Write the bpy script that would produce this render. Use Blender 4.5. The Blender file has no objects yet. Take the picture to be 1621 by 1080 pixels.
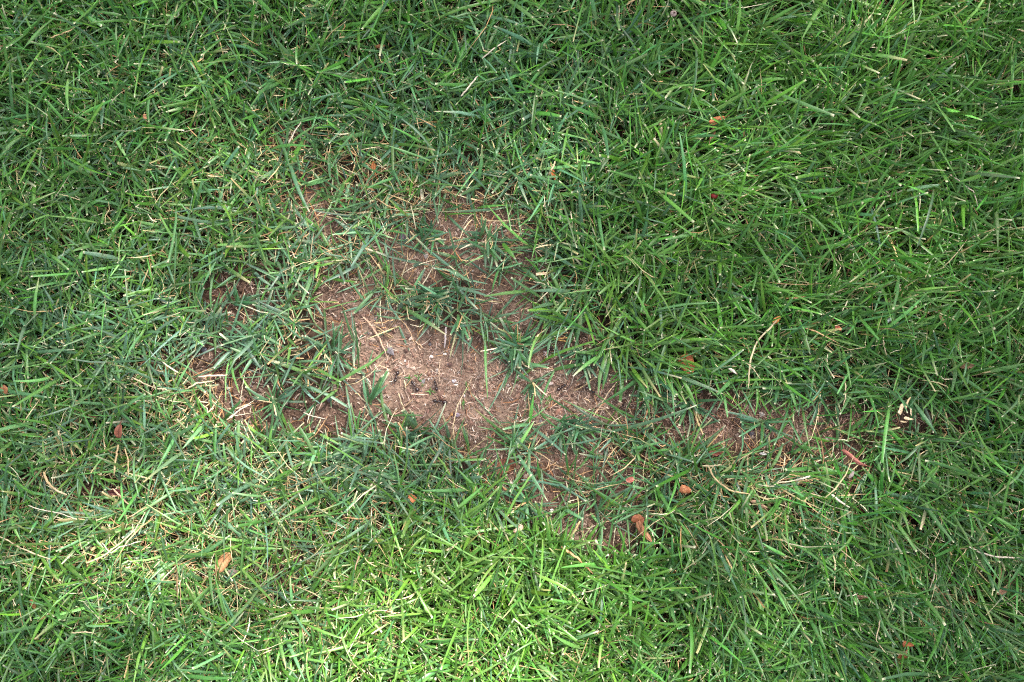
import bpy, math
import numpy as np
from mathutils import Vector
R = math.radians
S = 0.0005                                   # metres of ground per photo pixel
def wx(px): return (px - 810.5) * S
def wy(py): return -(py - 540.0) * S
sc = bpy.context.scene
# ------------------------------------------------------------------ camera
cam = bpy.data.cameras.new('camera'); camo = bpy.data.objects.new('camera', cam)
sc.collection.objects.link(camo); sc.camera = camo
cam.lens = 50; cam.sensor_width = 36
camo.location = (0, 0, 0.01 + 0.8105 * 50 / 36)
camo.rotation_euler = (0, 0, 0)
cam.clip_start = 0.02; cam.clip_end = 600
# ------------------------------------------------------------------ light
SUN_EL, SUN_AZ = R(60), R(62)                 # azimuth measured from +X towards +Y
world = bpy.data.worlds.new("World"); sc.world = world; world.use_nodes = True
wn = world.node_tree.nodes; wl = world.node_tree.links
bg = wn['Background']
sky = wn.new('ShaderNodeTexSky'); sky.sky_type = 'NISHITA'; sky.sun_disc = False
sky.sun_elevation = SUN_EL; sky.sun_rotation = R(90) - SUN_AZ
sky.air_density = 1.0; sky.dust_density = 6.0; sky.ozone_density = 1.0
hs = wn.new('ShaderNodeHueSaturation'); hs.inputs['Saturation'].default_value = 0.35
wl.new(sky.outputs[0], hs.inputs['Color']); wl.new(hs.outputs[0], bg.inputs[0])
bg.inputs[1].default_value = 0.12
sd = Vector((math.cos(SUN_EL) * math.cos(SUN_AZ), math.cos(SUN_EL) * math.sin(SUN_AZ), math.sin(SUN_EL)))
sun = bpy.data.lights.new('sun', 'SUN'); sun.energy = 5.0; sun.angle = R(0.55); sun.color = (1.0, 0.955, 0.88)
suno = bpy.data.objects.new('sun', sun); sc.collection.objects.link(suno)
suno.rotation_euler = sd.to_track_quat('Z', 'Y').to_euler(); suno.location = sd * 5
vs = sc.view_settings
sc.display_settings.display_device = 'sRGB'
vs.view_transform = 'Standard'; vs.look = 'None'; vs.exposure = 1.58; vs.gamma = 1.0; vs.use_curve_mapping = False
sc.render.engine = 'CYCLES'
sc.cycles.filter_width = 1.15; sc.cycles.use_denoising = False; sc.cycles.use_adaptive_sampling = False
sc.cycles.max_bounces = 7; sc.cycles.diffuse_bounces = 4; sc.cycles.transmission_bounces = 5
# ------------------------------------------------------------------ numeric helpers
rng = np.random.default_rng(7)
def vnoise(x, y, scale, seed):
    r = np.random.default_rng(seed); tab = r.random((128, 128))
    u = x / scale + 517.3; v = y / scale + 389.7
    i = np.floor(u).astype(int); j = np.floor(v).astype(int)
    fu = u - i; fv = v - j; fu = fu * fu * (3 - 2 * fu); fv = fv * fv * (3 - 2 * fv)
    a = tab[i % 128, j % 128]; b = tab[(i + 1) % 128, j % 128]
    c = tab[i % 128, (j + 1) % 128]; d = tab[(i + 1) % 128, (j + 1) % 128]
    return (a * (1 - fu) + b * fu) * (1 - fv) + (c * (1 - fu) + d * fu) * fv
def blob(px, py, cx, cy, rx, ry, ang=0, k=1.5):
    a = R(ang); dx = px - cx; dy = py - cy
    u = (dx * math.cos(a) + dy * math.sin(a)) / rx; v = (-dx * math.sin(a) + dy * math.cos(a)) / ry
    return np.exp(-np.power(u * u + v * v, k) * 0.7)
BARE = [(700,400,200,130,15,.22),(470,330,110,90,30,.3),(900,760,150,60,10,.35),(450,600,170,80,5,.3),(1250,680,260,60,0,.3),(480,800,120,60,0,.15),(640,700,90,50,0,.25),(542,482,60,38,25,1),(600,540,62,42,35,1),(680,590,78,52,10,1),(640,632,62,34,20,1),(725,652,62,36,20,1),
 (790,622,62,46,0,1),(865,640,62,44,0,1),(935,622,72,40,8,1),(995,638,48,28,5,.95),(872,556,34,30,0,.93),(915,545,42,24,0,.85),
 (735,548,60,26,0,.95),(1065,652,56,26,12,1),(1142,668,76,36,6,1),(1250,657,86,30,0,.76),(1265,690,50,20,0,.6),(1330,668,60,18,0,.5),
 (1480,664,100,9,0,.6),(620,402,46,36,0,.68),(725,336,62,34,0,.6),(820,348,38,26,0,.52),(528,338,36,32,0,.55),(490,300,28,28,0,.4),
 (470,212,36,26,0,.5),(720,400,70,40,0,.6),(785,462,38,36,0,.72),(822,505,32,26,0,.78),(560,438,48,20,0,.82),(382,470,64,48,0,1),
 (325,572,46,26,10,1),(400,636,56,34,15,1),(490,650,92,36,3,1),(560,655,50,30,0,.95),(395,600,30,20,0,.6),(200,768,55,20,0,.4),(290,320,30,18,0,.45),
 (805,748,30,24,0,.95),(765,715,38,20,0,.7),(905,715,56,28,0,.92),(885,832,50,26,0,.8),(960,835,60,30,0,.8),(845,785,50,34,0,.75),(1010,770,60,30,0,.5),(1010,738,40,18,0,.4),
 (470,872,24,44,0,.5),(240,572,20,16,0,.5),(850,420,40,30,0,.45),(690,372,40,20,0,.5),(1500,905,50,30,0,.5),(100,770,60,30,0,.4),(480,900,60,50,0,.4),(1300,760,90,40,0,.35),(1590,950,30,30,0,.4),(1015,40,24,16,0,.4),
 (590,610,30,60,0,.55),(660,440,30,14,0,.4)]
def bareness(px, py):
    b = np.ones_like(px, dtype=float)
    for q in BARE: b *= 1 - q[5] * blob(px, py, *q[:5])
    return 1 - b
# how pale and dry the bare soil is; the left-hand hollows are moist and dark
DRY = [(590,530,70,70,0,.8),(680,590,90,60,0,1),(790,630,80,60,0,.95),(900,620,120,60,0,1),(740,350,130,80,0,.85),(700,670,60,30,0,.6),(1140,690,70,14,0,.7),(800,750,60,40,0,.4),(620,400,90,70,0,.6),(820,490,60,50,0,.6),(500,320,60,60,0,.5),(1240,665,70,30,0,.5),(910,720,60,30,0,.4),(940,830,90,40,0,.35)]
def dryness(px, py):
    b = np.ones_like(px, dtype=float)
    for q in DRY: b *= 1 - q[5] * blob(px, py, *q[:5])
    return 1 - b
def ground_z(x, y):
    z = (vnoise(x, y, .09, 1) - .5) * .006 + (vnoise(x, y, .03, 2) - .5) * .003 + (vnoise(x, y, .009, 3) - .5) * .0030 + (vnoise(x, y, .0038, 31) - .5) * .0022
    return z
# ------------------------------------------------------------------ mesh and object helpers
def link(o): sc.collection.objects.link(o); return o
def make_mesh(name, V, F, C=None, mat=None, smooth=True):
    V = np.asarray(V, dtype=np.float32); F = np.asarray(F, dtype=np.int32)
    me = bpy.data.meshes.new(name); n = F.shape[1]
    me.vertices.add(len(V)); me.vertices.foreach_set('co', V.ravel())
    me.loops.add(F.size); me.loops.foreach_set('vertex_index', F.ravel())
    me.polygons.add(len(F)); me.polygons.foreach_set('loop_start', np.arange(0, F.size, n, dtype=np.int32))
    try: me.polygons.foreach_set('loop_total', np.full(len(F), n, dtype=np.int32))
    except Exception: pass
    me.polygons.foreach_set('use_smooth', np.full(len(F), smooth, dtype=bool))
    me.update(calc_edges=True)
    if C is not None:
        at = me.color_attributes.new('tint', 'FLOAT_COLOR', 'POINT')
        c4 = np.ones((len(V), 4), dtype=np.float32); c4[:, :3] = C; at.data.foreach_set('color', c4.ravel())
    if mat: me.materials.append(mat)
    return me
def tag(o, label=None, cat=None, group=None, kind=None):
    if label: o['label'] = label
    if cat: o['category'] = cat
    if group: o['group'] = group
    if kind: o['kind'] = kind
    return o
def obj(name, me, parent=None, loc=None):
    o = link(bpy.data.objects.new(name, me))
    if parent: o.parent = parent
    if loc is not None: o.location = loc
    return o
def join(parts):
    Vs, Fs, Cs, n = [], [], [], 0
    for V, F, C in parts:
        Vs.append(V); Fs.append(F + n); Cs.append(C); n += len(V)
    return np.concatenate(Vs), np.concatenate(Fs), np.concatenate(Cs)
def ribbon(P, side0, W, roll, C, fold=.18, thick=None):
    """P N,K,3 centre lines; side0 N,3; W N,K widths; roll N or N,K; C N,K,3 -> V,F,C"""
    N, K, _ = P.shape
    T = np.gradient(P, axis=1); T /= np.linalg.norm(T, axis=2, keepdims=True) + 1e-12
    s0 = np.repeat(side0[:, None, :], K, 1)
    s0 = s0 - T * np.sum(s0 * T, axis=2, keepdims=True); s0 /= np.linalg.norm(s0, axis=2, keepdims=True) + 1e-12
    n0 = np.cross(s0, T)
    r = roll if roll.ndim == 2 else roll[:, None]
    r = np.broadcast_to(r, (N, K))[..., None]
    s = np.cos(r) * s0 + np.sin(r) * n0; n = -np.sin(r) * s0 + np.cos(r) * n0
    w = W[..., None]
    V = np.stack([P - s * w / 2, P - n * w * fold, P + s * w / 2], axis=2).reshape(-1, 3)
    CC = np.stack([C, C * 1.13, C * .97], axis=2).reshape(-1, 3)
    b = (np.arange(N) * K * 3)[:, None, None]; k = (np.arange(K - 1) * 3)[None, :, None]; c = np.arange(2)[None, None, :]
    a = (b + k + c).ravel()
    F = np.stack([a, a + 1, a + 4, a + 3], axis=1)
    return V, F, CC
ROWS = np.array([0, .27, .6, .94, 1.0])
def blades(root, az, th0, th1, L, W, cut, roll, bend, col, tipcol, deadtip):
    """arching leaves; returns ribbon arrays. cut in 0..1: where the tapering leaf was mown off"""
    N = len(L); K = len(ROWS); f = np.linspace(0, 1, 13)
    th = th0[:, None] + (th1 - th0)[:, None] * f[None, :] ** 1.1
    d = np.stack([np.sin(th) * np.cos(az)[:, None], np.sin(th) * np.sin(az)[:, None], np.cos(th)], axis=2)
    cs = np.concatenate([np.zeros((N, 1, 3)), np.cumsum((d[:, 1:] + d[:, :-1]) / 2, axis=1)], axis=1) * (L / 12)[:, None, None]
    idx = ROWS * 12; i0 = np.minimum(np.floor(idx).astype(int), 11); fr = (idx - i0)[None, :, None]
    P = cs[:, i0] * (1 - fr) + cs[:, i0 + 1] * fr + root[:, None, :]
    side0 = np.stack([-np.sin(az), np.cos(az), np.zeros(N)], axis=1)
    P = P + side0[:, None, :] * (bend[:, None] * L[:, None] * ROWS[None, :] ** 2)[..., None]
    g = ground_z(P[..., 0], P[..., 1]) + .0012
    P[..., 2] = np.maximum(P[..., 2], g)
    tau = ROWS[None, :] * cut[:, None]
    prof = np.interp(tau, [0, .12, .35, .6, .82, .95, 1.0], [.6, .92, 1, .86, .56, .25, .04])
    C = np.repeat(col[:, None, :], K, 1)
    C[:, 0] = C[:, 0] * .65 + np.array([.22, .25, .10]) * .35
    C[:, -1] = tipcol
    m = deadtip
    C[m, -2] = tipcol[m] * .5 + C[m, -2] * .5
    return ribbon(P, side0, W[:, None] * prof, roll, C)
# ------------------------------------------------------------------ materials
def new_mat(name):
    m = bpy.data.materials.new(name); m.use_nodes = True
    return m, m.node_tree.nodes, m.node_tree.links, m.node_tree.nodes['Principled BSDF']
def leafy(name, rough=.5, spec=.5, trans=.3, tr_tint=(1.0, 1.15, .55), scale=900):
    m, n, l, p = new_mat(name)
    at = n.new('ShaderNodeAttribute'); at.attribute_name = 'tint'
    tc = n.new('ShaderNodeTexCoord'); nz = n.new('ShaderNodeTexNoise'); nz.inputs['Scale'].default_value = scale; nz.inputs['Detail'].default_value = 3
    l.new(tc.outputs['Object'], nz.inputs['Vector'])
    mr = n.new('ShaderNodeMapRange'); mr.inputs[1].default_value = .3; mr.inputs[2].default_value = .7; mr.inputs[3].default_value = .78; mr.inputs[4].default_value = 1.2
    l.new(nz.outputs[0], mr.inputs[0])
    mx = n.new('ShaderNodeVectorMath'); mx.operation = 'SCALE'; l.new(at.outputs['Color'], mx.inputs[0]); l.new(mr.outputs[0], mx.inputs['Scale'])
    if name == 'grass_blade':
        z2 = n.new('ShaderNodeTexNoise'); z2.inputs['Scale'].default_value = 160; z2.inputs['Detail'].default_value = 4; l.new(tc.outputs['Object'], z2.inputs['Vector'])
        m2 = n.new('ShaderNodeMapRange'); m2.inputs[1].default_value = .56; m2.inputs[2].default_value = .74; m2.inputs[3].default_value = 0; m2.inputs[4].default_value = .38; l.new(z2.outputs[0], m2.inputs[0])
        bl = n.new('ShaderNodeMix'); bl.data_type = 'RGBA'; l.new(m2.outputs[0], bl.inputs[0]); l.new(mx.outputs[0], bl.inputs[6]); bl.inputs[7].default_value = (.19, .18, .06, 1)
        mx = bl
    mo = mx.outputs[2] if name == 'grass_blade' else mx.outputs[0]
    l.new(mo, p.inputs['Base Color'])
    p.inputs['Roughness'].default_value = rough; p.inputs['Specular IOR Level'].default_value = spec
    tr = n.new('ShaderNodeBsdfTranslucent'); tm = n.new('ShaderNodeVectorMath'); tm.operation = 'MULTIPLY'
    tm.inputs[1].default_value = tr_tint; l.new(mo, tm.inputs[0]); l.new(tm.outputs[0], tr.inputs[0])
    ms = n.new('ShaderNodeMixShader'); ms.inputs[0].default_value = trans
    l.new(p.outputs[0], ms.inputs[1]); l.new(tr.outputs[0], ms.inputs[2]); l.new(ms.outputs[0], n['Material Output'].inputs[0])
    return m
M_grass = leafy('grass_blade', .40, .55, .2)
M_straw = leafy('dry_straw', .6, .3, .2, (1, .9, .7), 700)
M_litter = leafy('soil_litter', .8, .2, .0, (1, 1, 1), 1500)
M_leaf = leafy('dead_leaf', .6, .3, .15, (1, .7, .4), 420)
M_hull = leafy('papery_husk', .5, .4, .25, (1, .9, .7), 800)
def soil_mat():
    m, n, l, p = new_mat('soil')
    at = n.new('ShaderNodeAttribute'); at.attribute_name = 'tint'
    tc = n.new('ShaderNodeTexCoord')
    def noise(s, d=6, r=.65):
        z = n.new('ShaderNodeTexNoise'); z.inputs['Scale'].default_value = s; z.inputs['Detail'].default_value = d; z.inputs['Roughness'].default_value = r
        l.new(tc.outputs['Object'], z.inputs['Vector']); return z
    a = noise(260); b = noise(55, 4); v = n.new('ShaderNodeTexVoronoi'); v.inputs['Scale'].default_value = 520; l.new(tc.outputs['Object'], v.inputs['Vector'])
    mr = n.new('ShaderNodeMapRange'); mr.inputs[1].default_value = .3; mr.inputs[2].default_value = .72; mr.inputs[3].default_value = .55; mr.inputs[4].default_value = 1.4; l.new(a.outputs[0], mr.inputs[0])
    mr2 = n.new('ShaderNodeMapRange'); mr2.inputs[1].default_value = .3; mr2.inputs[2].default_value = .7; mr2.inputs[3].default_value = .8; mr2.inputs[4].default_value = 1.2; l.new(b.outputs[0], mr2.inputs[0])
    mu = n.new('ShaderNodeMath'); mu.operation = 'MULTIPLY'; l.new(mr.outputs[0], mu.inputs[0]); l.new(mr2.outputs[0], mu.inputs[1])
    sc1 = n.new('ShaderNodeVectorMath'); sc1.operation = 'SCALE'; l.new(at.outputs['Color'], sc1.inputs[0]); l.new(mu.outputs[0], sc1.inputs['Scale'])
    l.new(sc1.outputs[0], p.inputs['Base Color']); p.inputs['Roughness'].default_value = .92; p.inputs['Specular IOR Level'].default_value = .15
    ad = n.new('ShaderNodeMath'); ad.operation = 'ADD'; l.new(a.outputs[0], ad.inputs[0]); l.new(v.outputs['Distance'], ad.inputs[1])
    bp = n.new('ShaderNodeBump'); bp.inputs['Strength'].default_value = .8; bp.inputs['Distance'].default_value = .0012
    l.new(ad.outputs[0], bp.inputs['Height']); l.new(bp.outputs[0], p.inputs['Normal'])
    return m
M_soil = soil_mat()
def plain(name, c, rough=.5, spec=.5, noise=None, c2=None, scale=400, bump=0):
    m, n, l, p = new_mat(name); p.inputs['Roughness'].default_value = rough; p.inputs['Specular IOR Level'].default_value = spec
    tc = n.new('ShaderNodeTexCoord'); z = n.new('ShaderNodeTexNoise'); z.inputs['Scale'].default_value = scale; z.inputs['Detail'].default_value = 5
    l.new(tc.outputs['Object'], z.inputs['Vector'])
    cr = n.new('ShaderNodeValToRGB'); cr.color_ramp.elements[0].position = .35; cr.color_ramp.elements[1].position = .65
    cr.color_ramp.elements[0].color = (*c, 1); cr.color_ramp.elements[1].color = (*(c2 or tuple(k * 1.3 for k in c)), 1)
    l.new(z.outputs[0], cr.inputs[0]); l.new(cr.outputs[0], p.inputs['Base Color'])
    if bump:
        bp = n.new('ShaderNodeBump'); bp.inputs['Strength'].default_value = .6; bp.inputs['Distance'].default_value = bump
        l.new(z.outputs[0], bp.inputs['Height']); l.new(bp.outputs[0], p.inputs['Normal'])
    return m
M_ant = plain('ant_shell', (.006, .004, .005), .22, .7, c2=(.035, .012, .012), scale=400)
M_bark = plain('bark', (.08, .06, .045), .9, .2, c2=(.16, .12, .09), scale=12, bump=.01)
M_canopy = plain('tree_leaf', (.03, .07, .02), .5, .4, c2=(.05, .1, .03), scale=3)
# ------------------------------------------------------------------ the ground: one sheet out to the horizon
def axis(half, fine, step, far, grow):
    a = list(np.arange(-half, half + 1e-9, fine)); s = step; v = half
    while v < far:
        v += s; s *= grow; a.append(v); a.insert(0, -v)
    return np.array(a)
gx = axis(.43, .0019, .004, 300, 1.25); gy = axis(.29, .0019, .004, 300, 1.25)
X, Y = np.meshgrid(gx, gy); PX = X / S + 810.5; PY = -Y / S + 540
far = np.clip((np.maximum(abs(X), abs(Y)) - 1.2) / 2, 0, 1)
Z = ground_z(X, Y) * (1 - far)
b = bareness(PX, PY); d = np.clip(dryness(PX, PY) * 1.05 + (vnoise(X, Y, .02, 9) - .5) * .5, 0, 1)
Z -= b * .001
dark = np.array([.110, .070, .052]); pale = np.array([.262, .186, .142]); thatch = np.array([.045, .032, .020]); lawnfar = np.array([.04, .085, .022])
patchy = (.35 + 1.3 * vnoise(X, Y, .007, 12))[..., None]
CL = dark * (1 - d[..., None]) + pale * d[..., None]
reddish = (vnoise(X, Y, .03, 77) * .3)[..., None]
CL = CL * (1 - reddish) + CL * np.array([1.12, .93, .88]) * reddish
bb = np.clip(b * 1.5, 0, 1)[..., None]
CL = CL * bb + thatch * patchy * (1 - bb)
CL = CL * (1 - far[..., None]) + lawnfar * far[..., None]
ny, nx = X.shape
i = np.arange(ny - 1)[:, None] * nx + np.arange(nx - 1)[None, :]; i = i.ravel()
gm = make_mesh('ground', np.stack([X, Y, Z], -1).reshape(-1, 3), np.stack([i, i + 1, i + nx + 1, i + nx], 1), CL.reshape(-1, 3), M_soil)
tag(obj('ground', gm), 'brown soil under the lawn, dry and pale in the bare patch', kind='structure')
# ------------------------------------------------------------------ things lying about: used below and to part the grass round them
ITEMS = []                                     # (px, py, radius px) cleared of shoots
def clear(px, py, r, s=1.0): ITEMS.append((px, py, r, s))
exec_later = []
# dead leaves: name, label, category, cx, cy, length, width, angle (deg, image clockwise from +x), curl, z mm, pitch, colour 1, colour 2, shape, shred
TAN=(.52,.25,.10); ORG=(.34,.12,.045); BRN=(.22,.085,.035); RED=(.20,.045,.03); PNK=(.55,.30,.22); GRY=(.24,.19,.16); CRM=(.66,.49,.29); DKR=(.09,.028,.03); WHT=(.60,.53,.44)
LEAVES = [
 ('fallen_leaf','curled tan orange dead leaf in the lower left grass, largest dead leaf','leaf',352,892,34,19,-52,1.5,26,.15,(.36,.17,.08),(.48,.25,.12),'broad',.2),
 ('fallen_leaf','dark grey brown leaf flake tucked beside the large tan orange leaf','leaf',367,908,15,11,10,.7,19,.2,GRY,(.10,.06,.05),'broad',.3),
 ('fallen_leaf','rusty orange torn leaf in the upper right grass, its tip pointing right','leaf',1137,189,26,11,-14,.9,25,.1,ORG,(.34,.12,.05),'point',.4),
 ('fallen_leaf','pinkish brown crinkled leaf strip just below the rusty torn leaf','leaf',1129,211,24,8,112,1.2,24,.1,(.40,.22,.16),BRN,'point',.3),
 ('fallen_leaf','tiny bright orange leaf bit in the green grass below the bare soil','leaf',652,789,13,11,60,1.4,27,.2,(.48,.17,.07),(.34,.11,.04),'broad',.6),
 ('leaf_husk','pale pink curled husk lying above the sunlit grass','husk',821,839,17,12,-30,2.2,26,.2,PNK,(.66,.42,.32),'broad',.3),
 ('fallen_leaf','long folded brown leaf slanting down right beside a thin soil spot','leaf',1021,843,40,13,60,1.5,18,.2,(.42,.20,.11),(.26,.11,.06),'point',.25),
 ('fallen_leaf','reddish brown crumpled leaf piece at the upper end of the long folded leaf','leaf',1010,824,20,14,30,.8,13,.1,(.24,.08,.045),BRN,'broad',.5),
 ('bud_scale','small shiny red pink bud scale in the grass right of the thin soil','bud',998,760,13,10,-25,2.2,24,.2,(.36,.09,.07),(.50,.22,.16),'broad',.3),
 ('fallen_leaf','cupped red brown leaf piece with a pale cream rim','leaf',1086,776,18,15,40,1.5,25,.2,(.30,.09,.04),(.50,.22,.10),'broad',.3),
 ('fallen_leaf','twisted dusky red leaf shred near the right edge, below the thatch strip','leaf',1354,726,42,9,27,1.4,25,.05,(.36,.13,.10),(.22,.08,.06),'point',.5),
 ('fallen_leaf','rounded rust brown leaf half hidden above the right end of the bare soil','leaf',1089,576,30,24,78,1.0,16,.2,(.30,.09,.035),(.40,.14,.06),'broad',.2),
 ('fallen_leaf','folded orange brown leaf in the long grass at the bottom right, uppermost of its pair','leaf',1440,1022,20,10,20,1.3,22,.1,(.44,.14,.06),(.30,.09,.04),'point',.3),
 ('fallen_leaf','broken orange leaf in the long grass at the bottom right, lower of its pair','leaf',1427,1044,24,14,110,1.2,20,.2,(.50,.20,.09),(.32,.11,.05),'broad',.5),
 ('fallen_leaf','small ribbed red brown leaf bit standing in grass at the far left','leaf',188,684,22,11,100,1.4,24,.3,(.38,.15,.10),(.24,.08,.05),'broad',.1),
 ('fallen_leaf','tiny brown leaf bit in the lower left corner grass','leaf',50,958,16,11,60,1.3,22,.2,(.45,.22,.10),BRN,'point',.4),
 ('fallen_leaf','dark wine red curled leaf under straws at the left','leaf',184,779,28,11,-12,1.6,14,.1,DKR,(.14,.045,.04),'point',.4),
 ('fallen_leaf','dark wine red leaf scrap hidden left of the dark curled one','leaf',122,776,18,10,-30,1.2,10,.1,DKR,(.12,.04,.035),'broad',.4),
 ('fallen_leaf','small amber leaf in the right hand grass beside a curved straw','leaf',1232,506,17,9,-25,.8,22,.1,(.55,.26,.08),(.40,.15,.05),'point',.2),
 ('fallen_leaf','small rust leaf scrap in the thin grass above the bare soil, beside a straw','leaf',876,276,16,8,75,1.0,18,.1,(.55,.17,.04),(.35,.10,.04),'point',.4),
 ('fallen_leaf','narrow orange leaf scrap at the top of the thin patch','leaf',592,266,22,7,80,1.0,13,.1,(.45,.16,.05),BRN,'point',.4),
 ('fallen_leaf','reddish soil covered leaf lying flat in the small round bare spot','leaf',800,741,32,24,-10,.5,3,.0,(.30,.12,.07),(.17,.07,.05),'broad',.4),
 ('leaf_husk','pale crumpled leaf scrap near a pinkish nut at the top edge','husk',1008,37,20,7,8,1.2,18,.1,(.66,.48,.38),(.5,.3,.2),'point',.4),
 ('fallen_leaf','brown leaf flake under the grass at the very top right of centre','leaf',1113,3,13,8,10,.6,16,.1,(.33,.13,.09),BRN,'broad',.4),
 ('fallen_leaf','speckled grey brown leaf flat under the blades near the bottom','leaf',1012,1006,30,12,-15,.5,14,.0,(.22,.16,.12),(.30,.20,.15),'broad',.5),
 ('fallen_leaf','dull brown leaf strip between blades at the lower right','leaf',1366,946,22,7,15,.9,18,.0,(.28,.17,.11),(.2,.1,.06),'point',.3),
 ('fallen_leaf','ragged light brown leaf at the right edge of the lawn','leaf',1594,934,28,10,-35,.9,18,.1,(.42,.24,.15),(.28,.14,.08),'point',.6),
 ('fallen_leaf','thin brown leaf scrap standing above the ragged light brown leaf','leaf',1588,910,16,5,95,1.2,20,.2,(.45,.28,.17),(.3,.15,.08),'point',.3),
 ('fallen_leaf','small brown leaf piece in the middle right grass','leaf',1535,580,20,9,5,.9,20,.0,(.34,.2,.12),(.22,.12,.07),'broad',.4),
 ('fallen_leaf','dark brown leaf scrap at the far left edge','leaf',5,617,14,9,80,.8,18,.1,(.4,.17,.09),BRN,'broad',.3),
 ('fallen_leaf','dull brown leaf flake in dark grass at the top centre','leaf',600,72,17,6,-15,.8,16,.0,(.36,.17,.08),BRN,'point',.3),
 ('fallen_leaf','small dark brown leaf flake in the grass at the top left','leaf',82,11,15,9,10,.8,14,.0,(.20,.09,.06),BRN,'broad',.3),
 ('fallen_leaf','tiny salmon leaf crumb in the upper left grass','leaf',229,184,8,7,40,.8,24,.0,(.55,.28,.16),(.45,.2,.1),'broad',.3),
 ('fallen_leaf','dark red leaf flake in shade left of the thin patch','leaf',250,118,10,8,70,.8,12,.0,(.16,.05,.03),RED,'broad',.3),
 ('fallen_leaf','rust coloured leaf crumb in the right hand grass below the curved straw','leaf',1328,520,10,6,50,.8,22,.0,(.5,.12,.07),RED,'point',.2),
 ('fallen_leaf','dark brown leaf flake in grass left of the rounded rust leaf','leaf',1024,493,22,12,10,.8,12,.0,(.12,.06,.05),(.2,.09,.07),'broad',.4),
 ('fallen_leaf','small brown leaf flake left of the amber leaf','leaf',1090,494,12,8,20,.8,14,.0,(.22,.09,.06),BRN,'broad',.3),
 ('fallen_leaf','small red brown leaf flake at the lower edge of the thatch strip','leaf',1135,718,20,8,10,.8,12,.0,(.3,.11,.08),RED,'broad',.4),
 ('fallen_leaf','tan leaf strip under the grass left of the pale stick','leaf',1204,800,26,8,12,.8,17,.0,(.46,.3,.2),(.3,.17,.1),'point',.3),
 ('fallen_leaf','dull red leaf flake under grass below the pale stick','leaf',1378,812,18,9,20,.7,12,.0,(.25,.09,.06),RED,'broad',.4),
 # pale husk flakes
 ('husk_flake','broad cream husk flake standing in the cluster at the right end of the thatch strip','husk',1428,648,22,9,-50,.9,26,.25,CRM,(.88,.70,.50),'strip',.15),
 ('husk_flake','narrow cream husk sliver leaning up right behind the broad flake','husk',1438,638,26,3.5,-58,.5,27,.2,CRM,(.7,.5,.3),'strip',.1),
 ('husk_flake','flat cream husk flake lying lowest in the cluster','husk',1440,663,17,6,5,.8,25,.05,CRM,(.85,.68,.45),'point',.2),
 ('husk_flake','small upright cream husk hook right of the broad flake','husk',1444,654,14,3.5,70,1.0,25,.2,CRM,(.85,.66,.5),'point',.1),
 ('husk_flake','thin cream husk splinter under the flat flake','husk',1432,668,12,3,12,.6,23,.0,(.75,.6,.38),CRM,'point',.1),
 ('husk_flake','yellow cream split husk in the grass near the right edge','husk',1496,508,26,7,62,1.2,26,.15,(.68,.50,.24),CRM,'point',.3),
 ('husk_flake','thin cream sliver beside the yellow cream split husk','husk',1504,516,15,4,55,.8,25,.1,CRM,(.7,.5,.3),'point',.3),
 ('husk_flake','small white flake tilted in the grass right of the rounded rust leaf','husk',1161,588,19,5.5,37,.9,27,.1,WHT,(.85,.78,.7),'point',.1),
 ('husk_flake','torn straw coloured sheath standing above the sunlit grass','husk',716,866,26,6,-40,1.2,28,.1,(.52,.42,.25),(.6,.5,.3),'point',.4),
 ('husk_flake','cut pale sheath stub at the upper right of centre','husk',1436,60,9,8,30,1.0,22,.0,(.30,.22,.16),GRY,'broad',.2),
 ('husk_flake','pale cream blade stub pointing right above the bare soil','husk',857,433,20,4.5,-8,.6,20,.0,CRM,(.8,.66,.45),'strip',.1),
 ('husk_flake','pale lilac scrap of dried leaf right of the dusky red shred','husk',1350,752,16,6,-50,.8,22,.0,(.30,.24,.24),GRY,'broad',.5),
 ('husk_flake','light grey papery scrap below the thatch strip','husk',1209,719,13,5,10,1.2,20,.1,(.42,.40,.38),(.55,.52,.5),'point',.5),
 ('husk_flake','bluish white papery curl in the right hand grass','husk',1410,507,16,8,-40,1.5,28,.1,(.42,.50,.50),(.66,.70,.68),'broad',.5),
]
for q in LEAVES: clear(q[3], q[4], max(q[5], q[6]) * .5 + 4, .95)
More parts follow.
